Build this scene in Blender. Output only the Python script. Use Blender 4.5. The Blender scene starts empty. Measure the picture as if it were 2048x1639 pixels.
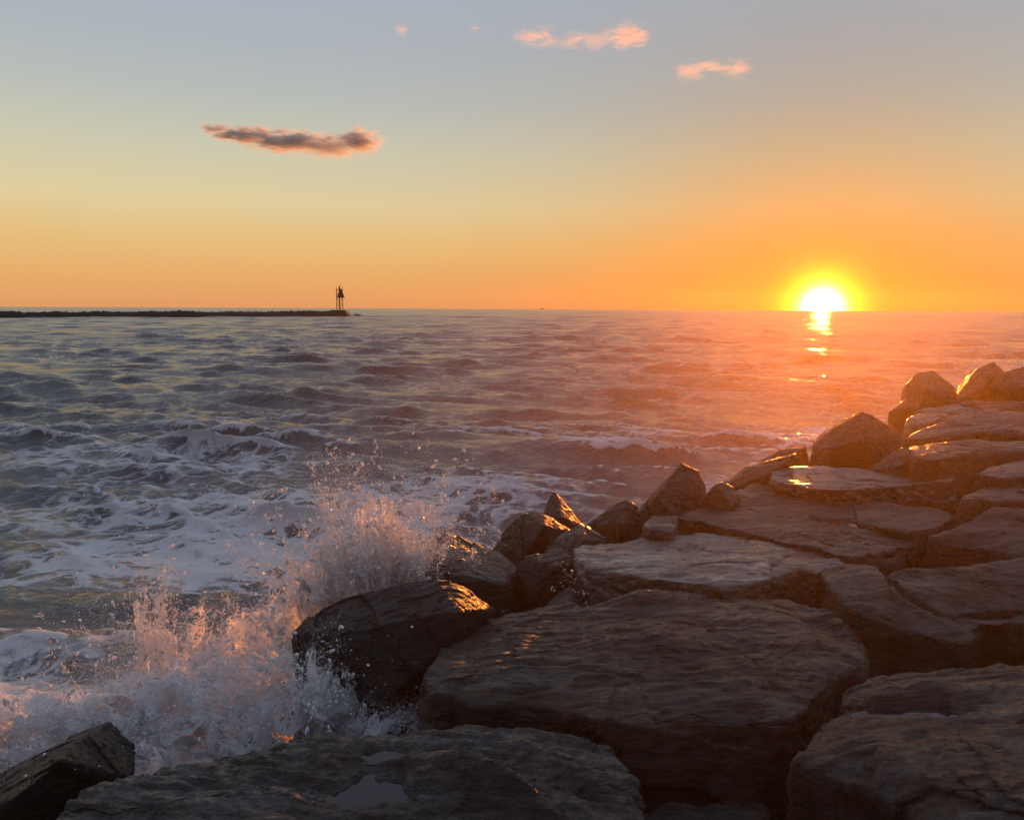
import bpy, bmesh, math, random
import numpy as np
from mathutils import Vector, Matrix

rad = math.radians
scene = bpy.context.scene
COL = scene.collection

# ------------------------------------------------------------------ camera frame
F, CX, CY = 1607.0, 1024.0, 819.5
CAM_H = 3.0
PITCH, ROLL = rad(7.27), rad(0.31)
cam_o = np.array([0.0, 0.0, CAM_H])
fw = np.array([0, math.cos(PITCH), -math.sin(PITCH)])
rt0 = np.array([1.0, 0, 0]); up0 = np.array([0, math.sin(PITCH), math.cos(PITCH)])
rt = rt0 * math.cos(ROLL) + up0 * math.sin(ROLL)
up = up0 * math.cos(ROLL) - rt0 * math.sin(ROLL)

def ray(px, py):
    d = fw * F + rt * (px - CX) + up * (CY - py)
    return d / np.linalg.norm(d)
def at_z(px, py, z):
    d = ray(px, py); return cam_o + d * ((z - CAM_H) / d[2])
def at_d(px, py, dist):           # dist = forward ground distance (world y)
    d = ray(px, py); return cam_o + d * (dist / d[1])

SUN_AZ = math.atan2(ray(1645, 600)[0], ray(1645, 600)[1])
SUN_EL = rad(1.5)

# ------------------------------------------------------------------ helpers
def tag(o, label=None, cat=None, group=None, kind=None):
    if label: o['label'] = label
    if cat: o['category'] = cat
    if group: o['group'] = group
    if kind: o['kind'] = kind
    return o

def mesh_np(name, V, Fc, smooth=True):
    V = np.asarray(V, np.float32); Fc = np.asarray(Fc, np.int32)
    n = Fc.shape[1]
    me = bpy.data.meshes.new(name)
    me.vertices.add(len(V)); me.vertices.foreach_set('co', V.ravel())
    me.loops.add(Fc.size); me.loops.foreach_set('vertex_index', Fc.ravel())
    me.polygons.add(len(Fc))
    me.polygons.foreach_set('loop_start', np.arange(0, Fc.size, n, dtype=np.int32))
    me.polygons.foreach_set('use_smooth', np.full(len(Fc), smooth))
    me.update(calc_edges=True)
    return me

def obj(name, me, mat=None, parent=None, loc=None):
    o = bpy.data.objects.new(name, me); COL.objects.link(o)
    if mat and me is not None: me.materials.clear(); me.materials.append(mat)
    if parent: o.parent = parent
    if loc is not None: o.location = loc
    return o

# ------------------------------------------------------------------ numpy noise
_rs = np.random.RandomState(11)
PERM = np.concatenate([_rs.permutation(256)] * 3).astype(np.int32)
GR = _rs.normal(size=(256, 3)); GR /= np.linalg.norm(GR, axis=1)[:, None]
def perlin(P, seed=0):
    P = np.asarray(P, float) + np.array([seed * 17.13, seed * 7.71, seed * 3.37])
    i = np.floor(P).astype(np.int64); f = P - i; i &= 255
    u = f * f * f * (f * (f * 6 - 15) + 10)
    def g(a, b, c):
        h = PERM[PERM[PERM[(i[:, 0] + a) & 255] + ((i[:, 1] + b) & 255)] + ((i[:, 2] + c) & 255)]
        return ((f - np.array([a, b, c])) * GR[h]).sum(1)
    x0 = g(0,0,0)*(1-u[:,0]) + g(1,0,0)*u[:,0]; x1 = g(0,1,0)*(1-u[:,0]) + g(1,1,0)*u[:,0]
    x2 = g(0,0,1)*(1-u[:,0]) + g(1,0,1)*u[:,0]; x3 = g(0,1,1)*(1-u[:,0]) + g(1,1,1)*u[:,0]
    y0 = x0*(1-u[:,1]) + x1*u[:,1]; y1 = x2*(1-u[:,1]) + x3*u[:,1]
    return (y0*(1-u[:,2]) + y1*u[:,2]) * 1.5
def fbm(P, oct=4, seed=0):
    r = 0; a = 1.0; P = np.asarray(P, float)
    for k in range(oct):
        r = r + a * perlin(P, seed + k); P = P * 2.03; a *= .5
    return r
def sstep(a, b, x):
    t = np.clip((x - a) / (b - a), 0, 1); return t * t * (3 - 2 * t)

# ------------------------------------------------------------------ node helper
class NT:
    def __init__(s, tree):
        s.t = tree; s.t.nodes.clear()
    def n(s, typ, **kw):
        nd = s.t.nodes.new(typ)
        for k, v in kw.items(): setattr(nd, k, v)
        return nd
    def l(s, a, b): s.t.links.new(a, b)
    def val(s, sock, v):
        if hasattr(v, 'is_output') or isinstance(v, bpy.types.NodeSocket): s.l(v, sock)
        else: sock.default_value = v
    def math(s, op, a, b=None, c=None, clamp=False):
        nd = s.n('ShaderNodeMath', operation=op); nd.use_clamp = clamp
        s.val(nd.inputs[0], a)
        if b is not None: s.val(nd.inputs[1], b)
        if c is not None: s.val(nd.inputs[2], c)
        return nd.outputs[0]
    def vmath(s, op, a, b=None):
        nd = s.n('ShaderNodeVectorMath', operation=op)
        s.val(nd.inputs[0], a)
        if b is not None: s.val(nd.inputs[1], b)
        return nd.outputs['Value'] if op in ('DOT_PRODUCT', 'LENGTH') else nd.outputs[0]
    def mix(s, fac, a, b, typ='MIX'):
        nd = s.n('ShaderNodeMix', data_type='RGBA', blend_type=typ)
        s.val(nd.inputs[0], fac); s.val(nd.inputs[6], a); s.val(nd.inputs[7], b)
        return nd.outputs[2]
    def rng(s, x, a, b, c=0.0, d=1.0, smooth=True):
        nd = s.n('ShaderNodeMapRange'); nd.interpolation_type = 'SMOOTHSTEP' if smooth else 'LINEAR'
        s.val(nd.inputs[0], x)
        for i, v in enumerate((a, b, c, d)): nd.inputs[i + 1].default_value = v
        return nd.outputs[0]
    def noise(s, vec, scale, detail=4, rough=.5, dist=0.0):
        nd = s.n('ShaderNodeTexNoise'); s.l(vec, nd.inputs['Vector'])
        nd.inputs['Scale'].default_value = scale; nd.inputs['Detail'].default_value = detail
        nd.inputs['Roughness'].default_value = rough; nd.inputs['Distortion'].default_value = dist
        return nd.outputs['Fac']
    def mapping(s, vec, scale, rot=(0, 0, 0)):
        nd = s.n('ShaderNodeMapping'); s.l(vec, nd.inputs['Vector'])
        nd.inputs['Scale'].default_value = scale; nd.inputs['Rotation'].default_value = rot
        return nd.outputs[0]
    def bump(s, h, strength, dist, normal=None):
        nd = s.n('ShaderNodeBump'); nd.inputs['Strength'].default_value = strength
        nd.inputs['Distance'].default_value = dist; s.l(h, nd.inputs['Height'])
        if normal is not None: s.l(normal, nd.inputs['Normal'])
        return nd.outputs[0]

def new_mat(name):
    m = bpy.data.materials.new(name); m.use_nodes = True
    return m, NT(m.node_tree)
def c4(r, g, b): return (r, g, b, 1.0)

# ------------------------------------------------------------------ materials
def rock_material(name, dark, mid, light, rough=(.26, .52), rot=0.2, bumpk=1.25, wetk=.8):
    m, t = new_mat(name)
    tc = t.n('ShaderNodeTexCoord').outputs['Object']
    st = t.mapping(tc, (.55, 3.0, 6.0), (0.0, 0.0, rot))
    big = t.noise(tc, 1.7, 4, .55, .4)
    blot = t.noise(st, 5.0, 7, .62, .6)
    grain = t.noise(tc, 60, 4, .6)
    fine = t.noise(st, 22, 8, .68, .5)
    c = t.mix(t.rng(blot, .36, .66), c4(*dark), c4(*mid))
    c = t.mix(t.math('MULTIPLY', t.rng(big, .5, .72), .6), c, c4(*light))
    c = t.mix(t.rng(grain, .58, .75, 0, .35), c, c4(*light))
    # thin pale mineral veins
    v = t.n('ShaderNodeTexVoronoi', feature='DISTANCE_TO_EDGE')
    wv = t.n('ShaderNodeVectorMath', operation='MULTIPLY_ADD')
    nc = t.n('ShaderNodeTexNoise'); t.l(tc, nc.inputs['Vector']); nc.inputs['Scale'].default_value = 3; nc.inputs['Detail'].default_value = 5
    t.l(nc.outputs['Color'], wv.inputs[0]); wv.inputs[1].default_value = (.5, .5, .5); t.l(st, wv.inputs[2])
    t.l(wv.outputs[0], v.inputs['Vector']); v.inputs['Scale'].default_value = 1.1
    crack = t.rng(v.outputs['Distance'], 0.0, .018, 1, 0)
    crackm = t.math('MULTIPLY', crack, t.rng(big, .42, .58))
    c = t.mix(t.math('MULTIPLY', crackm, .5), c, c4(*[x * .4 for x in dark]))
    fl = None
    for sc, wgt in ((5.0, .5), (15.0, .22)):
        vv = t.n('ShaderNodeTexVoronoi', feature='F1'); t.l(wv.outputs[0], vv.inputs['Vector']); vv.inputs['Scale'].default_value = sc
        sc3 = t.n('ShaderNodeSeparateColor'); t.l(vv.outputs['Color'], sc3.inputs[0])
        e = t.math('MULTIPLY', sc3.outputs[0], wgt)
        fl = e if fl is None else t.math('ADD', fl, e)
    c = t.mix(.55, c, t.mix(t.math('MULTIPLY', fl, 1.4), c4(.45, .45, .45), c4(1.5, 1.5, 1.5)), 'MULTIPLY')
    b = t.n('ShaderNodeBsdfPrincipled'); t.l(c, b.inputs['Base Color'])
    r = t.math('ADD', t.rng(blot, .3, .7, rough[0], rough[1]), t.math('MULTIPLY', t.math('SUBTRACT', grain, .5), .2))
    t.l(r, b.inputs['Roughness']); b.inputs['Specular IOR Level'].default_value = .40
    h1 = t.math('ADD', t.math('ADD', fine, t.math('MULTIPLY', fl, 1.0)), t.math('MULTIPLY', blot, .6))
    h1 = t.math('SUBTRACT', h1, t.math('MULTIPLY', crackm, .9))
    n1 = t.bump(h1, 1.0 * bumpk, .026)
    n2 = t.bump(t.noise(tc, 110, 4, .7), .5 * bumpk, .006, n1)
    t.l(n2, b.inputs['Normal'])
    # film of sea water: glossy where the rock is wet, patchy where it has begun to dry
    wet = t.rng(t.noise(st, 1.3, 5, .6, .5), .42, .60, wetk * .12, wetk)
    t.l(wet, b.inputs['Coat Weight']); b.inputs['Coat Roughness'].default_value = .16; b.inputs['Coat IOR'].default_value = 1.36
    t.l(t.bump(h1, .40 * bumpk, .030), b.inputs['Coat Normal'])
    o = t.n('ShaderNodeOutputMaterial'); t.l(b.outputs[0], o.inputs['Surface'])
    return m

M_ROCK = rock_material('wet_grey_rock', (.028, .025, .022), (.085, .074, .063), (.17, .15, .125), wetk=1.0)
M_ROCK_B = rock_material('brown_rock', (.020, .013, .009), (.060, .039, .026), (.125, .083, .056), rot=.7, wetk=.5)
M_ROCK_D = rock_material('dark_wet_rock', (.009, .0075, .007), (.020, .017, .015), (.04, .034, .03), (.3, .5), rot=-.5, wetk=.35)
M_ROCK_P = rock_material('pale_flat_rock', (.055, .040, .029), (.13, .10, .075), (.21, .17, .13), (.22, .42), rot=.1, bumpk=.45, wetk=1.0)
M_ROCK_S = rock_material('soaked_rock', (.022, .016, .012), (.06, .045, .034), (.11, .085, .065), (.10, .26), rot=.1, bumpk=.4, wetk=1.0)

def puddle_material(rip=.05, sc=14, rough=.04):
    m, t = new_mat('puddle_water')
    b = t.n('ShaderNodeBsdfPrincipled'); b.inputs['Base Color'].default_value = c4(.02, .02, .022)
    b.inputs['Roughness'].default_value = rough; b.inputs['IOR'].default_value = 1.33
    tc = t.n('ShaderNodeTexCoord').outputs['Object']
    t.l(t.bump(t.noise(t.mapping(tc, (.5, 1.6, 1)), sc, 3), rip, .01), b.inputs['Normal'])
    o = t.n('ShaderNodeOutputMaterial'); t.l(b.outputs[0], o.inputs['Surface'])
    return m
M_PUDDLE = puddle_material()
M_PUDDLE_R = puddle_material(.9, 22, .10)

def sea_material():
    m, t = new_mat('sea_water')
    tc = t.n('ShaderNodeTexCoord').outputs['Object']
    at = t.n('ShaderNodeAttribute', attribute_name='foam').outputs['Fac']
    # foam lace: distorted cell walls at two sizes, streaked along the wind
    dn = t.n('ShaderNodeTexNoise'); t.l(tc, dn.inputs['Vector']); dn.inputs['Scale'].default_value = .9; dn.inputs['Detail'].default_value = 5
    wv = t.n('ShaderNodeVectorMath', operation='MULTIPLY_ADD'); t.l(dn.outputs['Color'], wv.inputs[0])
    wv.inputs[1].default_value = (1.6, 1.6, 1.6); t.l(tc, wv.inputs[2])
    ws = t.mapping(wv.outputs[0], (.55, 1.5, 1), (0, 0, .22))
    lace = None
    for sc, w in ((1.5, .30), (3.7, .26)):
        v = t.n('ShaderNodeTexVoronoi', feature='DISTANCE_TO_EDGE'); t.l(ws, v.inputs['Vector']); v.inputs['Scale'].default_value = sc
        e = t.rng(v.outputs['Distance'], 0.0, w, 1, 0)
        lace = e if lace is None else t.math('MAXIMUM', lace, t.math('MULTIPLY', e, .8))
    fz = t.noise(ws, 5.0, 8, .7, .6)
    pat = t.math('ADD', t.math('MULTIPLY', lace, .55), t.math('MULTIPLY', fz, .75))
    thr = t.math('SUBTRACT', 1.22, t.math('MULTIPLY', at, .95))
    fm = t.rng(t.math('SUBTRACT', pat, thr), -.10, .24)
    w = t.n('ShaderNodeBsdfPrincipled')
    w.inputs['Base Color'].default_value = c4(.085, .088, .094)
    ra = t.n('ShaderNodeAttribute', attribute_name='ripple').outputs['Fac']
    t.l(ra, w.inputs['Roughness']); w.inputs['IOR'].default_value = 1.33
    rp = t.mapping(tc, (.8, 1.5, 1), (0, 0, .25))
    h = t.math('ADD', t.noise(rp, 2.6, 8, .62, .35), t.math('MULTIPLY', t.noise(rp, 11, 5, .6), .22))
    t.l(t.bump(h, .75, .20), w.inputs['Normal'])
    f = t.n('ShaderNodeBsdfPrincipled'); f.inputs['Base Color'].default_value = c4(.72, .69, .70); f.inputs['Roughness'].default_value = .6
    t.l(t.bump(t.noise(ws, 22, 5, .7), .5, .03), f.inputs['Normal'])
    mx = t.n('ShaderNodeMixShader'); t.l(t.math('MULTIPLY', fm, .72), mx.inputs[0]); t.l(w.outputs[0], mx.inputs[1]); t.l(f.outputs[0], mx.inputs[2])
    o = t.n('ShaderNodeOutputMaterial'); t.l(mx.outputs[0], o.inputs['Surface'])
    return m

def spray_material():
    m, t = new_mat('white_spray')
    d = t.n('ShaderNodeBsdfDiffuse'); d.inputs['Color'].default_value = c4(.92, .93, .95)
    tr = t.n('ShaderNodeBsdfTranslucent'); tr.inputs['Color'].default_value = c4(.94, .93, .93)
    g = t.n('ShaderNodeBsdfGlossy'); g.inputs['Roughness'].default_value = .15; g.inputs['Color'].default_value = c4(.9, .9, .9)
    a = t.n('ShaderNodeMixShader'); a.inputs[0].default_value = .66; t.l(d.outputs[0], a.inputs[1]); t.l(tr.outputs[0], a.inputs[2])
    b = t.n('ShaderNodeMixShader'); b.inputs[0].default_value = .10; t.l(a.outputs[0], b.inputs[1]); t.l(g.outputs[0], b.inputs[2])
    o = t.n('ShaderNodeOutputMaterial'); t.l(b.outputs[0], o.inputs['Surface'])
    return m
M_SPRAY = spray_material()

def sheet_material():
    m, t = new_mat('torn_water_sheet')
    tc = t.n('ShaderNodeTexCoord').outputs['Object']
    at = t.n('ShaderNodeAttribute', attribute_name='fade').outputs['Fac']
    dn = t.n('ShaderNodeTexNoise'); t.l(tc, dn.inputs['Vector']); dn.inputs['Scale'].default_value = 7; dn.inputs['Detail'].default_value = 6
    wv = t.n('ShaderNodeVectorMath', operation='MULTIPLY_ADD'); t.l(dn.outputs['Color'], wv.inputs[0]); wv.inputs[1].default_value = (.22, .22, .22); t.l(tc, wv.inputs[2])
    lace = None
    for sc, w in ((9, .16), (24, .2)):
        v = t.n('ShaderNodeTexVoronoi', feature='DISTANCE_TO_EDGE'); t.l(wv.outputs[0], v.inputs['Vector']); v.inputs['Scale'].default_value = sc
        e = t.rng(v.outputs['Distance'], 0.0, w, 1, 0)
        lace = e if lace is None else t.math('MAXIMUM', lace, t.math('MULTIPLY', e, .8))
    big = t.noise(tc, 3.0, 6, .65, .3)
    pat = t.math('ADD', t.math('MULTIPLY', lace, .5), t.math('MULTIPLY', big, 1.1))
    al = t.rng(t.math('SUBTRACT', t.math('ADD', pat, t.math('MULTIPLY', at, .75)), 1.22), -.10, .28)
    d = t.n('ShaderNodeBsdfDiffuse'); d.inputs['Color'].default_value = c4(.92, .93, .95)
    tr = t.n('ShaderNodeBsdfTranslucent'); tr.inputs['Color'].default_value = c4(.9, .88, .87)
    a = t.n('ShaderNodeMixShader'); a.inputs[0].default_value = .62; t.l(d.outputs[0], a.inputs[1]); t.l(tr.outputs[0], a.inputs[2])
    n = t.bump(t.noise(tc, 60, 4, .7), .8, .01)
    t.l(n, d.inputs['Normal']); t.l(n, tr.inputs['Normal'])
    tp = t.n('ShaderNodeBsdfTransparent')
    x = t.n('ShaderNodeMixShader'); t.l(t.math('MULTIPLY', al, .88), x.inputs[0]); t.l(tp.outputs[0], x.inputs[1]); t.l(a.outputs[0], x.inputs[2])
    o = t.n('ShaderNodeOutputMaterial'); t.l(x.outputs[0], o.inputs['Surface'])
    return m

def plain(name, col, rough=.6, metal=0.0):
    m, t = new_mat(name)
    tc = t.n('ShaderNodeTexCoord').outputs['Object']
    c = t.mix(t.noise(tc, 2.5, 5, .6), c4(*[x * .7 for x in col]), c4(*[min(1, x * 1.25) for x in col]))
    b = t.n('ShaderNodeBsdfPrincipled'); t.l(c, b.inputs['Base Color']); b.inputs['Roughness'].default_value = rough; b.inputs['Metallic'].default_value = metal
    o = t.n('ShaderNodeOutputMaterial'); t.l(b.outputs[0], o.inputs['Surface'])
    return m
M_STEEL = plain('rusty_steel', (.05, .035, .03), .6)
M_BOARD = plain('daymark_board', (.035, .024, .024), .6)
M_FAR = plain('far_dark_rock', (.012, .010, .009), .9)
M_CONC = plain('stained_concrete', (.06, .05, .046), .85)

# ------------------------------------------------------------------ rocks
def remeshed(me, vox):
    o = bpy.data.objects.new('remesh_source', me); COL.objects.link(o)
    md = o.modifiers.new('r', 'REMESH'); md.mode = 'VOXEL'; md.voxel_size = vox
    dg = bpy.context.evaluated_depsgraph_get()
    out = bpy.data.meshes.new_from_object(o.evaluated_get(dg))
    bpy.data.objects.remove(o); bpy.data.meshes.remove(me)
    return out

def get_np(me):
    V = np.empty(len(me.vertices) * 3, np.float32); me.vertices.foreach_get('co', V)
    E = np.empty(len(me.edges) * 2, np.int32); me.edges.foreach_get('vertices', E)
    return V.reshape(-1, 3).astype(float), E.reshape(-1, 2)
def set_np(me, V):
    me.vertices.foreach_set('co', V.astype(np.float32).ravel()); me.update()
def normals(me):
    N = np.empty(len(me.vertices) * 3, np.float32); me.vertex_normals.foreach_get('vector', N)
    return N.reshape(-1, 3).astype(float)
def smooth_np(V, E, it, k=.5):
    deg = np.bincount(E.ravel(), minlength=len(V)).astype(float)[:, None]
    for _ in range(it):
        S = np.zeros_like(V)
        for c in range(3):
            S[:, c] = np.bincount(E[:, 0], V[E[:, 1], c], len(V)) + np.bincount(E[:, 1], V[E[:, 0], c], len(V))
        V = V + k * (S / np.maximum(deg, 1) - V)
    return V

def stair(x, sharp=8.0):
    f = np.floor(x); r = x - f
    return f + 1 / (1 + np.exp(-sharp * 4 * (r - .5)))

def facet(V, size, seed, cuts, chips, flat, fine=False):
    """quarried look: shave flat planes off the corners, then split the faces into slightly tilted, stepped chips"""
    rs = np.random.RandomState(seed * 7 + 1)
    c = V.mean(0)
    for k in range(cuts):
        n = rs.normal(size=3); n[2] = abs(n[2]) * (.15 if flat else .8) * (1 if rs.rand() < .8 else -1)
        n /= np.linalg.norm(n)
        d = (V - c) @ n; h = d.max() - size * rs.uniform(.004, .022)
        V = V + np.minimum(0, h - d)[:, None] * n
    sc = V.max(0) - V.min(0)
    for K, a in ((16, .011), (80, .010)) + (((260, .0045),) if fine else ()):
        S = V[rs.randint(0, len(V), K)]
        off = rs.uniform(-1, 1, K) * a * size; tilt = rs.normal(size=(K, 3)) * a * 3.2
        best = np.full(len(V), 1e9); bi = np.zeros(len(V), int)
        W = V + .06 * size * np.stack([perlin(V * (5 / size), seed + 60 + q) for q in range(3)], 1)
        for q in range(K):
            dd = ((W - S[q]) ** 2 * np.array([1, 1, 2.2])).sum(1); m = dd < best; best[m] = dd[m]; bi[m] = q
        disp = off[bi] + ((V - S[bi]) * tilt[bi]).sum(1)
        u = V - c; u = u / np.maximum(np.linalg.norm(u, axis=1, keepdims=True), 1e-6)
        if flat: u = u * np.array([1, 1, .45])
        V = V + u * (np.clip(disp, -a * 2 * size, a * 2 * size) * chips)[:, None]
    return V

def finish_rock(bm, name, label, mat, vox, seed, amp=1.0, smooth=1, terr=.030, bumps=(), basins=(), rot=.2, cuts=14, chips=1.0, flat=True, rip=1.0, pool=None, group='rocks of the jetty'):
    bmesh.ops.recalc_face_normals(bm, faces=bm.faces)
    me = bpy.data.meshes.new(name); bm.to_mesh(me); bm.free()
    me = remeshed(me, vox); me.name = name
    V, E = get_np(me)
    size = float(np.max(V.max(0) - V.min(0)))
    V = facet(V, size, seed, cuts, chips, flat, vox <= .011)
    V = smooth_np(V, E, smooth); set_np(me, V); N = normals(me)
    # broad undulation, angular breaks, slate-like terraces, grit
    d = amp * (.016 * size * perlin(V * (1.6 / size) * 1.3, seed) + .009 * size * fbm(V * (4.5 / size), 3, seed + 3))
    rg = 1 - np.abs(perlin(V * (3.2 / size), seed + 9)) * 2
    d += amp * .006 * size * np.clip(rg, -1, 1)
    V2 = V + N * d[:, None]
    c, s = math.cos(rot), math.sin(rot)
    Q = np.stack([V2[:, 0] * c + V2[:, 1] * s, -V2[:, 0] * s + V2[:, 1] * c, V2[:, 2]], 1)
    upw = sstep(.35, .85, N[:, 2])
    field = fbm(Q * np.array([.75, 2.6, 1.5]), 4, seed + 20) * 3.4
    t1 = (stair(field) - field * .7) * terr
    V2[:, 2] += upw * t1 * amp
    sidew = 1 - upw
    fs = fbm(Q * np.array([2.0, 2.0, .9]), 3, seed + 31) * 2.5
    V2 += N * (sidew * (stair(fs) - fs) * terr * .9 * amp)[:, None]
    rg2 = .5 - np.abs(fbm(Q * np.array([2.0, 12, 11]), 3, seed + 40))
    g = rip * (rg2 * .012 + (.4 - np.abs(fbm(Q * np.array([7, 46, 36]), 2, seed + 50))) * .006)
    V2 += N * (g * min(1.4, .6 + .35 * size))[:, None]
    for (bx, by, r1, r2, ang, h) in bumps:
        dx, dy = V2[:, 0] - bx, V2[:, 1] - by
        a, b = dx * math.cos(ang) + dy * math.sin(ang), -dx * math.sin(ang) + dy * math.cos(ang)
        V2[:, 2] += h * np.exp(-(a / r1) ** 2 - (b / r2) ** 2) * upw
    pud = []
    for (bx, by, r1, r2, ang, dep) in basins:
        dx, dy = V2[:, 0] - bx, V2[:, 1] - by
        a, b = dx * math.cos(ang) + dy * math.sin(ang), -dx * math.sin(ang) + dy * math.cos(ang)
        q = np.sqrt((a / r1) ** 2 + (b / r2) ** 2) + .55 * fbm(V2 * np.array([6, 6, 0]), 3, seed + 70)
        sel = (q < 1.0) & (N[:, 2] > .5)
        if sel.sum() < 4: continue
        zs = float(np.median(V2[sel, 2]))
        w = (1 - sstep(.45, 1.25, q)) * upw
        V2[:, 2] += w * ((zs - dep - V2[:, 2]) * .9)
        pud.append((bx, by, r1, r2, ang, zs - dep * .5))
    org = np.array([V2[:, 0].mean(), V2[:, 1].mean(), V2[:, 2].min()])
    set_np(me, V2 - org)
    me.polygons.foreach_set('use_smooth', np.ones(len(me.polygons), bool))
    o = obj(name, me, mat, loc=org)
    tag(o, label, 'rock', group)
    for (bx, by, r1, r2, ang, z) in pud:
        n = 40; pts = []
        for k in range(n):
            th = 2 * math.pi * k / n
            rr = 1.12 + .12 * math.sin(3 * th + seed) + .07 * math.sin(5 * th)
            for _ in range(14):       # keep the pool on the stone
                a, b = r1 * rr * math.cos(th), r2 * rr * math.sin(th)
                wx, wy = bx + a * math.cos(ang) - b * math.sin(ang), by + a * math.sin(ang) + b * math.cos(ang)
                ux, uy = wx + .05 * math.cos(th + ang), wy + .05 * math.sin(th + ang)
                if (((V2[:, 0] - ux) ** 2 + (V2[:, 1] - uy) ** 2 < (2.2 * vox) ** 2) & (N[:, 2] > .6)).any(): break
                rr *= .9
            pts.append((bx + a * math.cos(ang) - b * math.sin(ang) - org[0], by + a * math.sin(ang) + b * math.cos(ang) - org[1], z - org[2]))
        b2 = bmesh.new(); vs = [b2.verts.new(p) for p in pts]; vb = [b2.verts.new((p[0], p[1], p[2] - .02)) for p in pts]
        b2.faces.new(vs); b2.faces.new(vb[::-1])
        for k in range(n): b2.faces.new((vs[k - 1], vb[k - 1], vb[k], vs[k]))
        bmesh.ops.recalc_face_normals(b2, faces=b2.faces)
        pm = bpy.data.meshes.new('puddle'); b2.to_mesh(pm); b2.free()
        obj('puddle', pm, pool or M_PUDDLE, o)
    return o

def slab(label, top, z, thick, seed, mat, vox=.014, flare=.02, name='flat_boulder', dome=.02, **kw):
    """flat-topped block: traced top outline at real height z, sides going down 'thick' metres"""
    rnd = random.Random(seed)
    T = [at_z(p[0], p[1], p[2] if len(p) > 2 else z) for p in top]
    c = sum(T) / len(T)
    bm = bmesh.new()
    def ring(scale, dz, jit, grow=0):
        out = []
        for p in T:
            d = p - c; L = math.hypot(d[0], d[1]) + 1e-6
            q = c + d * scale; q[0] += d[0] / L * grow; q[1] += d[1] / L * grow
            q[2] = p[2] * scale + c[2] * (1 - scale) + dz
            out.append(bm.verts.new((q[0] + rnd.uniform(-jit, jit), q[1] + rnd.uniform(-jit, jit), q[2] + rnd.uniform(-jit, jit) * .4)))
        return out
    r0 = ring(.7, dome, 0); r1 = ring(1, 0, .008)
    r2 = ring(1, -thick * .35, .03, flare * .6); r3 = ring(1, -thick, .05, flare * .2)
    n = len(T); tc = bm.verts.new((c[0], c[1], c[2] + dome)); bc = bm.verts.new((c[0], c[1], c[2] - thick))
    for k in range(n):
        j = (k + 1) % n
        bm.faces.new((tc, r0[k], r0[j])); bm.faces.new((bc, r3[j], r3[k]))
        for a, b in ((r0, r1), (r1, r2), (r2, r3)):
            bm.faces.new((a[k], b[k], b[j], a[j]))
    def wxy(lst):
        out = []
        for (px, py, r1_, r2_, ang, h) in lst:
            p = at_z(px, py, z); out.append((p[0], p[1], r1_, r2_, ang, h))
        return out
    kw['bumps'] = wxy(kw.get('bumps', ())); kw['basins'] = wxy(kw.get('basins', ()))
    return finish_rock(bm, name, label, mat, vox, seed, **kw)

def boulder(label, sil, dist, seed, mat, ridge=(), back=.45, vox=.014, down=.25, shrink=.6, name='boulder', **kw):
    """angular boulder: convex solid through its outline, ridge points nearer/farther, and a body behind and below"""
    P = [at_d(x, y, dist) for x, y in sil]
    c = sum(P) / len(P); W = max(p[0] for p in P) - min(p[0] for p in P)
    pts = list(P)
    for (x, y, dd) in ridge: pts.append(at_d(x, y, dist + dd))
    for p in P:
        q = c + (p - c) * shrink; q = q.copy(); q[1] += back * max(W, .3); q[2] -= .04
        pts.append(q)
    lo = min(p[2] for p in P)
    for p in P:
        if p[2] < c[2]:
            q = p.copy(); q[2] = lo - down; q[1] += .1 * W; pts.append(q)
    bm = bmesh.new()
    for p in pts: bm.verts.new(tuple(p))
    r = bmesh.ops.convex_hull(bm, input=bm.verts)
    bmesh.ops.delete(bm, geom=[g for g in r['geom_interior'] if isinstance(g, bmesh.types.BMVert)], context='VERTS')
    kw.setdefault('terr', .012); kw.setdefault('flat', False); kw.setdefault('cuts', 0); kw.setdefault('chips', .55); kw.setdefault('amp', .25); kw.setdefault('smooth', 0)
    return finish_rock(bm, name, label, mat, vox, seed, **kw)

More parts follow.
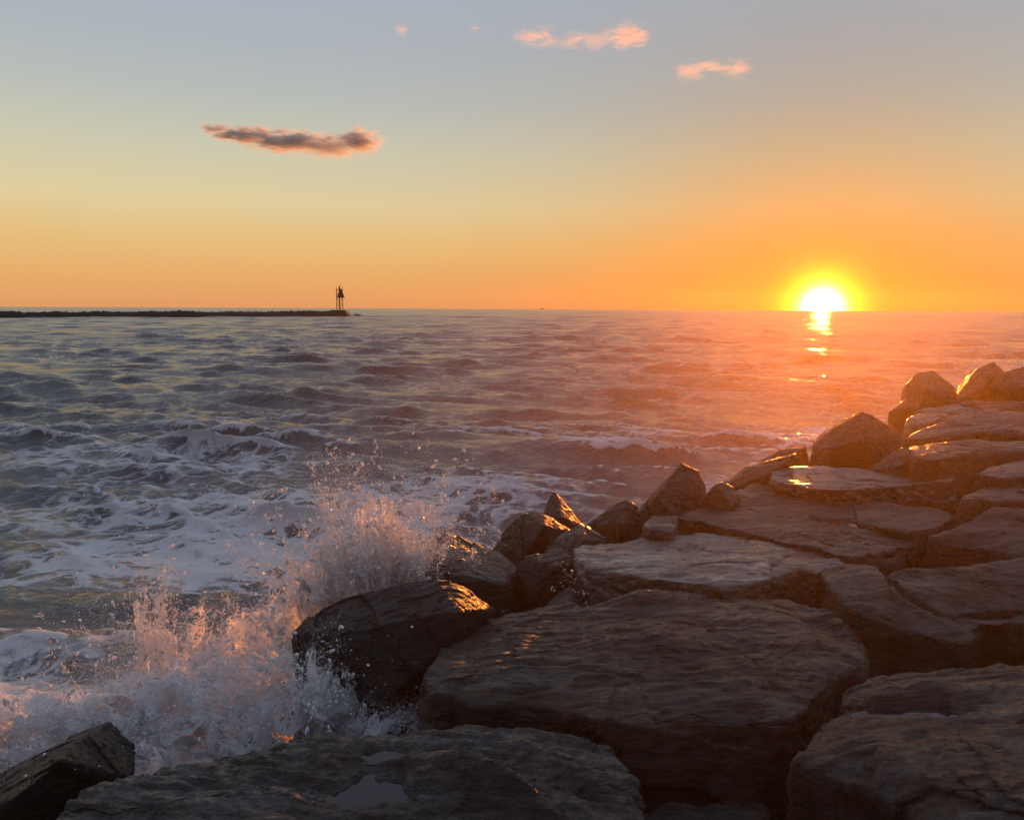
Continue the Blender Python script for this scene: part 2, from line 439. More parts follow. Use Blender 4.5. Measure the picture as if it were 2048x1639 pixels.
def build_rocks():
    # ---- nearest slabs
    slab('dark grey rippled slab with small rain pools along the bottom edge, nearest the camera',
         [(165,1610),(215,1562),(265,1553),(340,1530),(430,1515),(480,1510),(545,1490),(640,1473),(690,1484),(760,1483),(850,1478),(905,1468),(960,1463),(1060,1466),(1140,1478),(1200,1502),(1240,1540),(1258,1580),(1290,1630),(1300,1700),(1200,1800),(700,1840),(250,1800),(130,1690)],
         1.25, .8, 1, M_ROCK, .009, terr=.018, rot=-.25, amp=.55, dome=.03, rip=2.1,
         bumps=[(975,1605,.26,.06,-.6,.13),(1130,1560,.5,.05,-.7,.03)],
         basins=[(740,1590,.16,.11,.4,.05),(515,1512,.10,.05,.3,.05),(770,1524,.13,.05,0,.04)])
    slab('big flat-topped brown block in the centre with flaky cracked top and dark front face',
         [(832,1388),(868,1330),(905,1272),(960,1238),(1060,1213),(1120,1207),(1170,1222),(1225,1214),(1270,1191),(1312,1185),(1385,1197),(1480,1205),(1570,1206),(1650,1226),(1715,1285),(1738,1325),(1690,1350),(1640,1385),(1570,1440),(1480,1448),(1380,1445),(1290,1450),(1200,1440),(1150,1420),(1050,1408),(930,1408)],
         1.3, 1.1, 2, M_ROCK_B, .009, terr=.02, rot=.15, amp=.6, flare=.03, dome=.04,
         bumps=[(1270,1215,.3,.12,.1,.05),(1300,1300,.35,.15,.3,.035),(1660,1260,.12,.4,.3,-.05)])
    slab('rounded flat slab at the lower right corner with a split shining ledge in its top',
         [(1603,1535),(1625,1480),(1690,1420),(1705,1388),(1765,1355),(1850,1343),(1960,1330),(2048,1336),(2200,1350),(2380,1480),(2420,1720),(2200,1800),(1950,1760),(1850,1660),(1770,1590),(1690,1565)],
         1.38, 1.1, 3, M_ROCK_B, .009, terr=.022, rot=.3, amp=.6, flare=.03, dome=.05,
         bumps=[(1850,1405,.30,.06,.1,.04),(1700,1390,.15,.1,0,-.03)],
         basins=[(1830,1442,.24,.06,.05,.05)])
    slab('small low broken rock wedged between the front slabs at the bottom edge',
         [(1275,1632),(1330,1606),(1370,1607),(1400,1618),(1440,1611),(1530,1604),(1545,1650),(1500,1720),(1300,1720)], 1.02, .6, 4, M_ROCK, .01, terr=.02)
    # ---- right flank
    slab('brown sloping block right of the big central block, with a narrow raised left end',
         [(1648,1142,1.36),(1690,1131,1.38),(1757,1134,1.38),(1778,1172,1.36),(1820,1200,1.33),(1880,1232,1.29),(1920,1240,1.27),(1952,1272,1.25),(1930,1288,1.22),(1845,1280,1.22),(1800,1262,1.23),(1740,1240,1.27),(1690,1215,1.3),(1655,1180,1.34)],
         1.3, .9, 5, M_ROCK_B, .011, amp=.6, terr=.012, dome=.015)
    slab('large tilted brown slab at the right edge with bright upper rim and diagonal crack',
         [(1765,1142,1.37),(1800,1134,1.39),(1870,1131,1.41),(1980,1126,1.43),(2048,1114,1.45),(2200,1108,1.46),(2300,1180,1.36),(2200,1215,1.3),(2048,1218,1.3),(1960,1224,1.29),(1880,1232,1.27),(1820,1196,1.33)],
         1.45, .9, 6, M_ROCK_B, .012, amp=.6, terr=.016, rot=-.6, dome=.015)
    slab('angular block at the right edge below the tilted slab',
         [(1895,1238),(1960,1224),(2048,1217),(2200,1214),(2250,1280),(2150,1300),(2048,1258),(1990,1246),(1962,1252),(1935,1262)], 1.24, .8, 7, M_ROCK_B, .012, amp=.7)
    # ---- middle
    slab('pale flat table-like slab behind the big central block',
         [(1158,1108),(1195,1086),(1290,1071),(1400,1068),(1500,1070),(1600,1088),(1676,1108),(1682,1138),(1645,1150),(1600,1140),(1560,1152),(1480,1168),(1420,1173),(1345,1165),(1280,1158),(1220,1150),(1175,1138)],
         1.35, .8, 8, M_ROCK_P, .010, amp=.45, terr=.012, rot=.1, dome=.012)
    slab('long cracked orange-lit slab behind the pale slab, with a bright pool on top',
         [(1350,1036),(1392,1020),(1440,1009),(1475,986),(1505,966),(1560,972),(1640,985),(1720,995),(1770,1010,1.38),(1830,1060,1.33),(1830,1090,1.32),(1735,1112,1.35),(1672,1112,1.37),(1640,1094),(1560,1080),(1480,1060),(1400,1042)],
         1.4, .5, 9, M_ROCK_B, .009, amp=.4, terr=.018, rot=.4, dome=.01,
         basins=[(1682,1040,.24,.075,-.35,.035)])
    slab('flat plate right of the bright pool, under the long glinting block',
         [(1705,1002),(1740,990),(1800,1010),(1880,1018),(1912,1034),(1885,1052),(1840,1064),(1765,1057),(1720,1042)], 1.40, .25, 10, M_ROCK_B, .009, amp=.5, terr=.012)
    slab('long rectangular block whose wet top mirrors the sun glow',
         [(1546,945),(1590,935),(1660,934),(1740,938),(1860,940),(1914,945),(1912,958),(1850,965),(1740,977),(1660,981),(1600,974),(1556,960)],
         1.52, .30, 11, M_ROCK_S, .009, amp=.35, terr=.010, dome=.0, basins=[(1622,952,.34,.20,0,.022)], pool=M_PUDDLE_R)
    slab('small cracked plate in the gap beside the pale slab',
         [(1733,1121),(1758,1101),(1815,1098),(1822,1109),(1792,1127),(1760,1130)], 1.27, .3, 12, M_ROCK_B, .012, amp=.5)
    slab('smooth sloping slab at the right edge above the tilted bright-rimmed slab',
         [(1838,1076,1.38),(1900,1050,1.44),(1985,1012,1.55),(2048,1016,1.58),(2250,1020,1.6),(2300,1100,1.42),(2048,1112,1.38),(1990,1102,1.36),(1900,1092,1.35)], 1.45, .6, 13, M_ROCK_B, .013, amp=.5, terr=.014, rot=-.3)
    slab('rough ledge at the right edge under the small pale block',
         [(1922,1008),(1940,986),(1990,967),(2048,959),(2200,955),(2250,1000),(2048,1006),(1985,1006)], 1.55, .5, 14, M_ROCK_B, .013, amp=.6)
    slab('small pale-topped block at the right edge with a flat dark front',
         [(1950,948),(1972,936),(2048,925),(2200,922),(2200,948),(2048,954),(2010,956)], 1.65, .4, 15, M_ROCK_B, .013, amp=.4, terr=.01)
    slab('thin flat slab with bright wet rim near the right edge',
         [(1812,894),(1870,888),(1950,881),(2048,884),(2200,886),(2200,904),(2048,904),(1950,906),(1885,919),(1838,916)], 1.7, .45, 16, M_ROCK_B, .013, amp=.4, terr=.01)
    slab('broad pale slab sloping up to the right behind the big dark peak',
         [(1812,882,1.62),(1830,862,1.68),(1880,842,1.75),(1940,822,1.82),(2000,822,1.84),(2048,830,1.84),(2200,838,1.84),(2200,872,1.72),(2048,872,1.7),(1950,866,1.7),(1880,874,1.66)], 1.7, .5, 17, M_ROCK_B, .015, amp=.5, terr=.016, rot=.3)
    slab('low streaked slab in front of the two far dark boulders',
         [(1808,842),(1860,818),(1912,808),(1950,818),(1890,836),(1830,850)], 1.66, .45, 18, M_ROCK, .018, amp=.5)
    # ---- angular boulders along the water's edge, near to far
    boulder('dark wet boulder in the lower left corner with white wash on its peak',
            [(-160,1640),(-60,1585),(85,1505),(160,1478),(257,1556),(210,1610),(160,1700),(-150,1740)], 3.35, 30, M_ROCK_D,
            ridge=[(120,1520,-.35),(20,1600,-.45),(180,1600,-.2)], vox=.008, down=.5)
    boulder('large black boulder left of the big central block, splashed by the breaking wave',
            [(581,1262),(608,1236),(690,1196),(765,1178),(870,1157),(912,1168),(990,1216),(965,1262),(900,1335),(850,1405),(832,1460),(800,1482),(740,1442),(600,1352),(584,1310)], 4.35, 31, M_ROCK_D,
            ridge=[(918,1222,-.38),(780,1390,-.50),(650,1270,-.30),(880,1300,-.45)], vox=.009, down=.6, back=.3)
    boulder('peaked grey boulder with sunlit right tip behind the black boulder',
            [(832,1122),(889,1063),(1003,1112),(1032,1136),(1042,1170),(1040,1210),(990,1226),(930,1215),(870,1180),(834,1150)], 5.4, 32, M_ROCK,
            ridge=[(850,1142,-.45),(940,1152,-.5),(1012,1170,-.45),(930,1275,-.45)], vox=.009, down=.8, back=.55)
    boulder('tall dark pyramid-like boulder standing at the water beside the small cone',
            [(984,1108),(1030,1043),(1056,1026),(1086,1028),(1158,1064),(1160,1110),(1080,1150),(1030,1140)], 6.2, 33, M_ROCK_D,
            ridge=[(1090,1052,-.35),(1045,1110,-.30)], vox=.010, down=.9)
    boulder('small sharp cone-shaped rock poking up behind the pyramid-like boulder',
            [(1083,1034),(1096,1000),(1107,983),(1124,998),(1144,1028),(1172,1062),(1090,1070)], 6.7, 34, M_ROCK,
            ridge=[(1122,1035,-.25)], vox=.008, down=.9, back=.35)
    boulder('pointed leaning rock against the left end of the pale slab',
            [(1070,1134),(1108,1078),(1164,1047),(1214,1082),(1166,1112),(1160,1150),(1085,1165)], 5.75, 35, M_ROCK,
            ridge=[(1172,1078,-.25),(1120,1125,-.25)], vox=.009, down=.7)
    boulder('dark low rock with droplets falling on it, in the hollow left of the pale slab',
            [(1032,1142),(1050,1112),(1120,1098),(1160,1112),(1175,1225),(1040,1230)], 5.25, 36, M_ROCK_D,
            ridge=[(1110,1135,-.25),(1070,1190,-.25)], vox=.010, down=.6)
    boulder('little triangular stone just behind the top edge of the big central block',
            [(1086,1214),(1136,1175),(1152,1188),(1172,1224),(1090,1232)], 4.85, 37, M_ROCK, ridge=[(1135,1208,-.14)], vox=.008, down=.5)
    boulder('dark three-sided rock between the cone and the tall ridged boulder',
            [(1172,1054),(1232,1010),(1252,1001),(1272,1012),(1284,1045),(1282,1085),(1200,1092)], 6.3, 38, M_ROCK_D,
            ridge=[(1246,1046,-.30)], vox=.009, down=.9)
    boulder('tall sharp-ridged boulder with a pale sloping left edge',
            [(1266,1034),(1363,924),(1396,942),(1411,974),(1408,1008),(1350,1048),(1275,1060)], 6.7, 39, M_ROCK_B,
            ridge=[(1312,992,-.30),(1348,1034,-.45),(1398,1020,-.2)], vox=.009, down=.9)
    boulder('smaller wedge with a striped bright right face, right of the tall ridged boulder',
            [(1384,1024),(1434,966),(1452,960),(1480,990),(1464,1016),(1400,1036)], 6.5, 40, M_ROCK,
            ridge=[(1432,970,-.12),(1464,1012,-.25)], vox=.008, down=.8)
    slab('small flat wet stone at the foot of the tall ridged boulder',
         [(1284,1052),(1300,1036),(1356,1031),(1352,1050),(1348,1064),(1300,1058)], 1.42, .6, 41, M_ROCK, .009, amp=.5, terr=.012)
    boulder('thin leaning plate with a bright edge at the water, left of the glinting block',
            [(1436,988),(1505,934),(1594,908),(1580,928),(1490,994)], 7.4, 42, M_ROCK_B,
            ridge=[(1530,950,-.2)], vox=.010, down=.8)
    boulder('low dark rock at the water left of the big dark peak',
            [(1518,926),(1560,900),(1612,892),(1620,930),(1530,948)], 8.6, 43, M_ROCK_D, ridge=[(1575,915,-.2)], vox=.011, down=.9)
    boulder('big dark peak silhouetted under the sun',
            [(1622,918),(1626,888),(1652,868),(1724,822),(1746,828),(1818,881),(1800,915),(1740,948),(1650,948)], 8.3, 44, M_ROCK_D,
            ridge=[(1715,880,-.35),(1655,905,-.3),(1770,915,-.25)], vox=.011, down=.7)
    boulder('brown wedge in front of the big dark peak',
            [(1740,944),(1806,893),(1832,904),(1850,922),(1842,952),(1760,958)], 7.3, 45, M_ROCK_B, ridge=[(1812,928,-.22)], vox=.010, down=.5)
    boulder('blocky far boulder with a bright split face, left of the far cone',
            [(1808,800),(1816,768),(1834,747),(1866,742),(1906,776),(1918,815),(1870,834),(1822,826)], 12.0, 46, M_ROCK_D,
            ridge=[(1852,775,-.5),(1838,820,-.5),(1895,800,-.3)], vox=.015, down=.9)
    boulder('far cone-shaped boulder with a pale streak, near the top right corner of the jetty',
            [(1898,815),(1956,737),(1986,724),(2006,738),(2020,780),(2015,818),(1950,828)], 12.6, 47, M_ROCK_D,
            ridge=[(1968,770,-.5),(2000,790,-.4)], vox=.015, down=.9)
    boulder('farthest dark rock at the right edge of the frame',
            [(1986,775),(2012,744),(2060,730),(2180,760),(2180,830),(2000,834)], 12.0, 48, M_ROCK_D, ridge=[(2045,775,-.5)], vox=.016, down=.9)
    boulder('small low rock at the waterline left of the blocky far boulder',
            [(1778,824),(1812,798),(1836,814),(1836,838),(1796,842)], 11.2, 49, M_ROCK_D, ridge=[(1812,815,-.2)], vox=.014, down=.9)
    boulder('dark squat rock between the far cone and the broad pale slab',
            [(1896,824),(1945,802),(2060,804),(2100,840),(1950,848)], 11.0, 50, M_ROCK_D, ridge=[(1980,825,-.3)], vox=.015, down=.9)
build_rocks()

# ------------------------------------------------------------------ jetty bed between the rocks
SHORE = [at_z(*p, 0.0) for p in ((150,1639),(560,1500),(830,1500),(960,1300),(1010,1180),(1180,1110),(1300,1060),(1450,1000),(1600,930),(1780,830),(1900,790),(2048,750))]
SHORE = np.array(SHORE)
def shore_x(y):
    o = np.argsort(SHORE[:, 1]); return np.interp(y, SHORE[o, 1], SHORE[o, 0])
def build_bed():
    xs = np.linspace(-6, 22, 420); ys = np.linspace(-3, 40, 560)
    X, Y = np.meshgrid(xs, ys)
    P = np.stack([X.ravel(), Y.ravel(), np.zeros(X.size)], 1)
    dx = P[:, 0] - shore_x(P[:, 1])
    z = np.clip(dx * .7 - .25, -1.6, .5) + .22 * fbm(P * 1.6, 4, 77) * sstep(-1, .6, dx)
    side = P[:, 0] - (.66 * np.maximum(P[:, 1], 1.5) + .7)      # the jetty's crown goes on to the right, out of the picture
    z = z + sstep(.1, .9, side) * (.62 + .20 * stair(2.2 * fbm(P * np.array([.8, .8, 0]), 3, 71), 6) * .5 - .35 * np.abs(perlin(P * .9, 73)))
    z = np.where(P[:, 1] > 16, np.minimum(z, .5 - (P[:, 1] - 16) * .1), z)
    P[:, 2] = z
    i = np.arange(len(ys) - 1)[:, None] * len(xs) + np.arange(len(xs) - 1)[None]
    Fc = np.stack([i, i + 1, i + len(xs) + 1, i + len(xs)], -1).reshape(-1, 4)
    tag(obj('ground', mesh_np('ground', P, Fc), M_ROCK_D), kind='structure')
build_bed()

# ------------------------------------------------------------------ sea
def build_sea():
    R_END = 1500.0
    rs = [2.0]
    while rs[-1] < R_END: rs.append(rs[-1] * 1.0044)
    rs = np.array(rs); az = np.radians(np.arange(-60, 60.01, .105))
    Rg, A = np.meshgrid(rs, az, indexing='ij')
    X0, Y0 = Rg * np.sin(A), Rg * np.cos(A)
    nr, na = Rg.shape
    X = X0.copy(); Y = Y0.copy(); Z = np.zeros_like(X); J = np.zeros_like(X)
    rnd = np.random.RandomState(5)
    bands = [(17, 9, 7, .052, 8), (9, 4.2, 14, .013, 14), (4.2, 1.6, 34, .0120, 20), (1.6, .6, 46, .0086, 30), (.6, .22, 34, .0032, 60)]
    # wave groups: slow amplitude modulation
    gx = np.stack([X0.ravel(), Y0.ravel(), 0 * X0.ravel()], 1)
    grp = (1 + .7 * perlin(gx * np.array([.07, .11, 0]), 3)).reshape(nr, na)
    grp2 = np.clip(1 + 1.1 * perlin(gx * np.array([.22, .36, 0]), 6), .15, 2).reshape(nr, na)
    for bi, (l0, l1, n, a0, spread) in enumerate(bands):
        for q in range(n):
            lam = l1 + (l0 - l1) * (q + rnd.rand()) / n
            k = 2 * math.pi / lam; th = rad(-106) + rad(rnd.normal() * spread * .6)
            dx, dy = math.cos(th), math.sin(th)
            a = a0 * (lam / ((l0 + l1) / 2)) * (.5 + rnd.rand())
            w = np.clip((lam / (rs * .0044) - 2.2) / 2, 0, 1)
            m = int((w > 0).sum())
            if m == 0: continue
            ph = k * (dx * X0[:m] + dy * Y0[:m]) + rnd.rand() * 6.283
            aa = a * w[:m, None] * (grp[:m] if bi < 2 else grp2[:m])
            s, c = np.sin(ph), np.cos(ph)
            Z[:m] += aa * c
            ch = .85 if bi < 3 else .65
            X[:m] -= ch * aa * dx * s; Y[:m] -= ch * aa * dy * s
            J[:m] += aa * k * c
    # waves die down a little against the rocks
    V = np.stack([X.ravel(), Y.ravel(), Z.ravel()], 1)
    # foam: breaking crests, and old foam drifting in the surf near the jetty
    n1 = fbm(gx * np.array([.10, .22, 0]), 4, 12)
    d = Rg.ravel()
    near = 1 - sstep(4, 46, d) ** .7
    crest = sstep(.30, .75, J.ravel())
    foam = (1 - sstep(30, 140, d)) * (.08 + .20 * n1) * .8 + crest * (.75 * (1 - sstep(8, 34, d))) + near * (.12 + .66 * n1)
    sh = np.abs(V[:, 0] - shore_x(V[:, 1]))
    foam += (1 - sstep(.2, 2.2, sh)) * (d < 25) * .35
    # the breaking wave's churned white mound against the rocks
    mpts = [(at_z(-200, 1540, 0), .8, .14), (at_z(60, 1500, 0), .75, .18), (at_z(300, 1470, 0), .7, .26), (at_z(500, 1450, 0), .65, .32), (at_z(660, 1440, 0), .55, .36), (at_z(760, 1470, 0), .4, .34)]
    md = 0
    for p, r_, h_ in mpts:
        md = np.maximum(md, h_ * np.exp(-((V[:, 0] - p[0]) ** 2 + ((V[:, 1] - p[1]) * 1.25) ** 2) / r_ ** 2))
    sel = md > .01
    ns = V[sel] * np.array([1, 1, 0])
    V[sel, 2] += md[sel] * (.85 + .30 * fbm(ns * 1.9, 3, 91) + .10 * fbm(ns * 8, 4, 95))
    foam = np.maximum(foam, 1.6 * sstep(.03, .15, md))
    foam = np.clip(foam, 0, 1.6)
    i = np.arange(nr - 1)[:, None] * na + np.arange(na - 1)[None]
    Fc = np.stack([i, i + na, i + na + 1, i + 1], -1).reshape(-1, 4)
    me = mesh_np('sea', V, Fc)
    at = me.attributes.new('foam', 'FLOAT', 'POINT'); at.data.foreach_set('value', foam.astype(np.float32))
    at2 = me.attributes.new('ripple', 'FLOAT', 'POINT'); at2.data.foreach_set('value', (.06 + .14 * sstep(20, 200, d)).astype(np.float32))
    o = obj('sea', me, sea_material()); tag(o, kind='structure')
build_sea()

# ------------------------------------------------------------------ spray
def ico(sub):
    bm = bmesh.new(); bmesh.ops.create_icosphere(bm, subdivisions=sub, radius=1)
    V = np.array([v.co[:] for v in bm.verts]); Fc = np.array([[v.index for v in f.verts] for f in bm.faces]); bm.free()
    return V, Fc
OCTA = (np.array([(1,0,0),(-1,0,0),(0,1,0),(0,-1,0),(0,0,1),(0,0,-1)], float),
        np.array([(0,2,4),(2,1,4),(1,3,4),(3,0,4),(2,0,5),(1,2,5),(3,1,5),(0,3,5)]))
def drops_mesh(name, P, R, D, seed=0):
    """P centres, R radii, D stretch vectors (|D| = elongation - 1)"""
    rs = np.random.RandomState(seed)
    Vs, Fs, off = [], [], 0
    big = R > .0065
    for sel, (TV, TF) in ((~big, OCTA), (big, ico(2))):
        p, r, dd = P[sel], R[sel], D[sel]
        if len(p) == 0: continue
        L = np.linalg.norm(dd, axis=1, keepdims=True); u = dd / np.maximum(L, 1e-6)
        T = np.broadcast_to(TV, (len(p),) + TV.shape).copy()
        if TV.shape[0] > 6:
            T *= 1 + .35 * np.sin(T[:, :, [1, 2, 0]] * 3.1 + rs.rand(len(p), 1, 3) * 6.28)
        proj = np.einsum('nvk,nk->nv', T, u)
        T = (T + (proj * L)[:, :, None] * u[:, None, :]) * r[:, None, None] + p[:, None, :]
        Vs.append(T.reshape(-1, 3)); n = TV.shape[0]
        Fs.append((TF[None] + (np.arange(len(p)) * n)[:, None, None] + off).reshape(-1, 3)); off += len(p) * n
    return mesh_np(name, np.concatenate(Vs), np.concatenate(Fs))

def plume(rs, base, tip, dist0, dist1, width, njets, per, rmin, rmax, mist, arc=.15, flare=1.0, thick=.25, curl=.05):
    """jets of water from base to tip: beaded strings that fray into drops, side strands, and fine mist round them"""
    b = at_d(*base, dist0); t = at_d(*tip, dist1)
    P, R, D = [], [], []
    H = np.linalg.norm(t - b)
    def strand(p0, v, n, r0, sg, key, spread):
        s = np.sort(rs.rand(n)); z = s * 0
        wob = np.stack([perlin(np.stack([s * 3.5, z + key * 3.7, z + a * 9.1], 1), 5) + .45 * perlin(np.stack([s * 11, z + key * 3.7, z + a * 5.3], 1), 7) for a in range(3)], 1)
        path = p0 + v * s[:, None] + np.array([0, 0, -1.0]) * (sg * s ** 2)[:, None] + wob * (curl * (.25 + s) * 1.6)[:, None]
        brk = perlin(np.stack([s * 14, z + key * 1.9, z], 1), 3)
        keep = brk > -.30 + .75 * s
        fr = (.002 + spread * s ** 1.3)
        path = path + rs.normal(size=(n, 3)) * fr[:, None]
        r = r0 * (1.15 - .8 * s) * (.35 + 1.1 * rs.rand(n) ** 2)
        u = v / np.linalg.norm(v)
        P.append(path[keep]); R.append(r[keep]); D.append((u * (.4 + 1.4 * rs.rand(n))[:, None])[keep])
        return path
    for j in range(njets):
        off = rs.normal(size=3) * np.array([width, thick, .04]) * .5
        v = (t - b) * (.35 + .75 * rs.rand() ** .7) + rs.normal(size=3) * np.array([width * flare, thick, .10 * H]) * .55
        n = int(per * .55 * (.4 + rs.rand()))
        r0 = rmin + (rmax - rmin) * (.20 + .6 * rs.rand() ** 3)
        key = rs.rand() * 100
        path = strand(b + off, v, n, r0, arc * H * rs.rand(), key, .018 * H ** .5)
        for q in range(3):
            p0 = path[rs.randint(n // 5, n)]
            v2 = v * rs.uniform(.08, .28) + rs.normal(size=3) * H * .11
            strand(p0, v2, max(8, n // 4), r0 * .75, arc * H * .2, key + q + 1, .010)
        m = int(per * mist * .62 * (.4 + rs.rand()))
        s2 = rs.rand(m)
        pm = b + off + v * s2[:, None] + rs.normal(size=(m, 3)) * np.array([1, 1, .8]) * (.02 + .07 * s2)[:, None] * H ** .5
        P.append(pm); R.append(.0009 + .0015 * rs.rand(m)); D.append(np.zeros((m, 3)))
        k = max(3, n // 12)
        s3 = rs.rand(k)
        P.append(b + off + v * s3[:, None] * 1.1 + rs.normal(size=(k, 3)) * .07 * H ** .5); R.append(rmin + (rmax - rmin) * rs.rand(k) ** 4); D.append(rs.normal(size=(k, 3)) * .3)
    return np.concatenate(P), np.concatenate(R), np.concatenate(D)

def cull_in(P, R, D, seed, fr=1.6, lo=-.25, hi=.15):
    """break the spray into clumps and holes"""
    n = fbm(P * fr * 2.4, 4, seed)
    keep = np.random.RandomState(seed).rand(len(P)) < .06 + .94 * sstep(lo, hi, n) + .5 * (R > .0028)
    return P[keep], R[keep], D[keep]

def build_spray():
    rs = np.random.RandomState(21)
    parts = []
    #        base        tip         d0   d1   width jets per  rmin  rmax  mist
    A = [((758,1190),(738,930),  5.0, 5.0, .50, 120, 620, .0014,.010, 1.6),   # tall tower behind the black boulder
         ((785,1185),(805,1025), 5.0, 5.05,.30, 60, 520, .0014,.009, 1.5),
         ((690,1230),(660,1020), 4.95,5.0, .40, 60, 480, .0014,.009, 1.4),
         ((600,1290),(560,1110), 4.8, 4.9, .55, 34, 420, .0012,.008, 1.4),
         ((480,1330),(440,1180), 4.7, 4.8, .55, 30, 420, .0012,.008, 1.4),
         ((310,1330),(285,1060), 4.7, 4.8, .16, 24, 380, .0012,.010, 1.1),   # thin left jet
         ((330,1370),(260,1200), 4.6, 4.7, .35, 26, 380, .0012,.009, 1.2),
         ((560,1400),(540,1235), 4.35,4.4, .75, 50, 620, .0012,.008, 2.2),   # white body
         ((420,1440),(400,1290), 4.3, 4.35,.75, 50, 620, .0012,.008, 2.4),
         ((250,1470),(210,1345), 4.1, 4.2, .65, 46, 620, .0012,.008, 2.6),
         ((80,1510),(20,1400),   3.9, 4.0, .65, 46, 620, .0012,.008, 2.6),
         ((-60,1530),(-120,1410),3.8, 3.9, .5, 24, 520, .0012,.008, 2.6),
         ((640,1470),(640,1330), 4.0, 4.0, .55, 46, 620, .0012,.008, 2.4),
         ((740,1480),(760,1400), 3.85,3.85,.35, 30, 520, .0012,.007, 1.8),
         ((420,1530),(380,1430), 3.8, 3.9, .7, 30, 520, .0012,.007, 2.4),
         ((650,1410),(620,1270), 3.78,3.85,.16, 16, 320, .0012,.009, .7),    # lace on the black boulder
         ((20,1530),(60,1490),  3.4, 3.45,.30, 10, 260, .0012,.006, .8)]
    for k, a in enumerate(A):
        P, R, D = plume(rs, *a)
        parts.append(cull_in(P, R, D, 50 + k, 1.5, -.35 if k > 6 else -.18, .2))
    # loose drops thrown wide
    for (x0, x1, y0, y1, d, n) in ((120,480,960,1260,4.8,300),(640,900,880,1080,5.1,220),(540,860,1250,1470,3.7,110),(450,760,1030,1200,5.0,200),(0,300,1400,1500,3.9,200),(0,200,1480,1580,2.9,8)):
        px, py = rs.uniform(x0, x1, n), y1 - (y1 - y0) * rs.rand(n) ** 1.7
        P = np.array([at_d(a, b, d + rs.normal() * .25) for a, b in zip(px, py)])
        parts.append((P, (.0016 + .0052 * rs.rand(n) ** 5), rs.normal(size=(n, 3)) * .4))
    P = np.concatenate([p[0] for p in parts]); R = np.concatenate([p[1] for p in parts]); D = np.concatenate([p[2] for p in parts])
    ok = P[:, 2] > -.1; P, R, D = P[ok], R[ok], D[ok]
    print('SPRAY DROPS', len(P))
    org = np.array([P[:, 0].mean(), P[:, 1].mean(), 0])
    o = obj('wave_splash', drops_mesh('wave_splash', P - org, R, D), M_SPRAY, loc=org)
    tag(o, 'white and pink burst of spray from the wave breaking against the black boulder at lower left', 'splash', kind='stuff')
    # thin torn sheets of water thrown up inside the burst
    SH = [((520,1450),(500,1300),4.2,.7),((360,1470),(340,1340),4.1,.7),((180,1490),(150,1390),4.0,.7),((700,1470),(700,1370),3.9,.45),((600,1470),(590,1350),3.95,.6),((450,1500),(430,1390),3.9,.7),((270,1510),(250,1410),3.85,.7),((770,1200),(750,1000),5.0,.55),((762,1200),(735,955),5.15,.45),((690,1230),(705,1040),4.95,.45),((832,1160),(815,1065),5.0,.3),((640,1260),(600,1130),4.9,.5),((740,1190),(770,960),5.08,.4),((810,1180),(830,1050),4.95,.35),((700,1220),(680,1060),5.1,.5),((600,1290),(575,1150),4.85,.6),((520,1330),(500,1220),4.75,.6),((420,1340),(420,1220),4.8,.6),((310,1350),(290,1120),4.75,.22),((560,1420),(540,1260),4.3,.8),((420,1450),(400,1300),4.25,.8),((260,1470),(220,1350),4.15,.8),((90,1510),(40,1410),3.9,.8),((660,1450),(640,1330),3.95,.5),((640,1420),(612,1270),3.76,.16),((730,1470),(770,1410),3.8,.3)]
    Vs, Fs, fd, off = [], [], [], 0
    nu, nv = 70, 80
    for k, (ba, ti, d_, w_) in enumerate(SH):
        b_, t_ = at_d(*ba, d_), at_d(*ti, d_ + rs.uniform(-.1, .1))
        U, W = np.meshgrid(np.linspace(-1, 1, nu), np.linspace(0, 1, nv), indexing='ij'); U, W = U.ravel(), W.ravel()
        P_ = b_ + (t_ - b_) * W[:, None] + np.stack([U * w_ * .5 * (1 - .35 * W), 0 * U, 0 * U], 1)
        q = np.stack([U * 1.3, W * 1.6, U * 0 + k * 3.1], 1)
        P_ = P_ + np.stack([.12 * fbm(q, 3, 31), .22 * fbm(q, 3, 35) + .12 * U * U, .10 * fbm(q, 3, 39)], 1) * np.array([w_, 1, 1]) * 1.2
        Vs.append(P_); fd.append(np.clip((1 - U ** 2) * 1.6, 0, 1) * np.clip((1 - W) * 1.7, 0, 1) * np.clip(W * 6 + .3, 0, 1))
        i_ = np.arange(nu - 1)[:, None] * nv + np.arange(nv - 1)[None]
        Fs.append(np.stack([i_, i_ + nv, i_ + nv + 1, i_ + 1], -1).reshape(-1, 4) + off); off += nu * nv
    me = mesh_np('water_sheet', np.concatenate(Vs) - org, np.concatenate(Fs))
    at = me.attributes.new('fade', 'FLOAT', 'POINT'); at.data.foreach_set('value', np.concatenate(fd).astype(np.float32))
    sh = obj('water_sheet', me, sheet_material(), o)
    # small far splashes
    for (lab, base, tip, d, w, n, rr) in (
            ('tiny sunlit splash left of the big dark peak', (1690,850),(1672,818), 8.9, .12, 12, .010),
            ('small sunlit splash behind the far cone-shaped boulder', (1950,745),(1955,718), 13.4, .3, 14, .013),
            ('faint pink splash at the far right edge over the farthest rock', (2035,742),(2030,705), 13.5, .4, 12, .013),
            ('scattered droplets falling before the dark hollow left of the pale slab', (1145,1215),(1135,1120), 4.95, .12, 14, .007)):
        P, R, D = plume(rs, base, tip, d, d, w, n, 26, .003, rr, .6)
        org = np.array([P[:, 0].mean(), P[:, 1].mean(), P[:, 2].min()])
        tag(obj('spray_burst', drops_mesh('spray_burst', P - org, R, D), M_SPRAY, loc=org), lab, 'splash', 'small bursts of spray', 'stuff')
    b = at_d(697, 629, 243); n = 2600
    P = b + rs.normal(size=(n, 3)) * np.array([.55, .5, .55]); P[:, 2] = np.abs(P[:, 2])
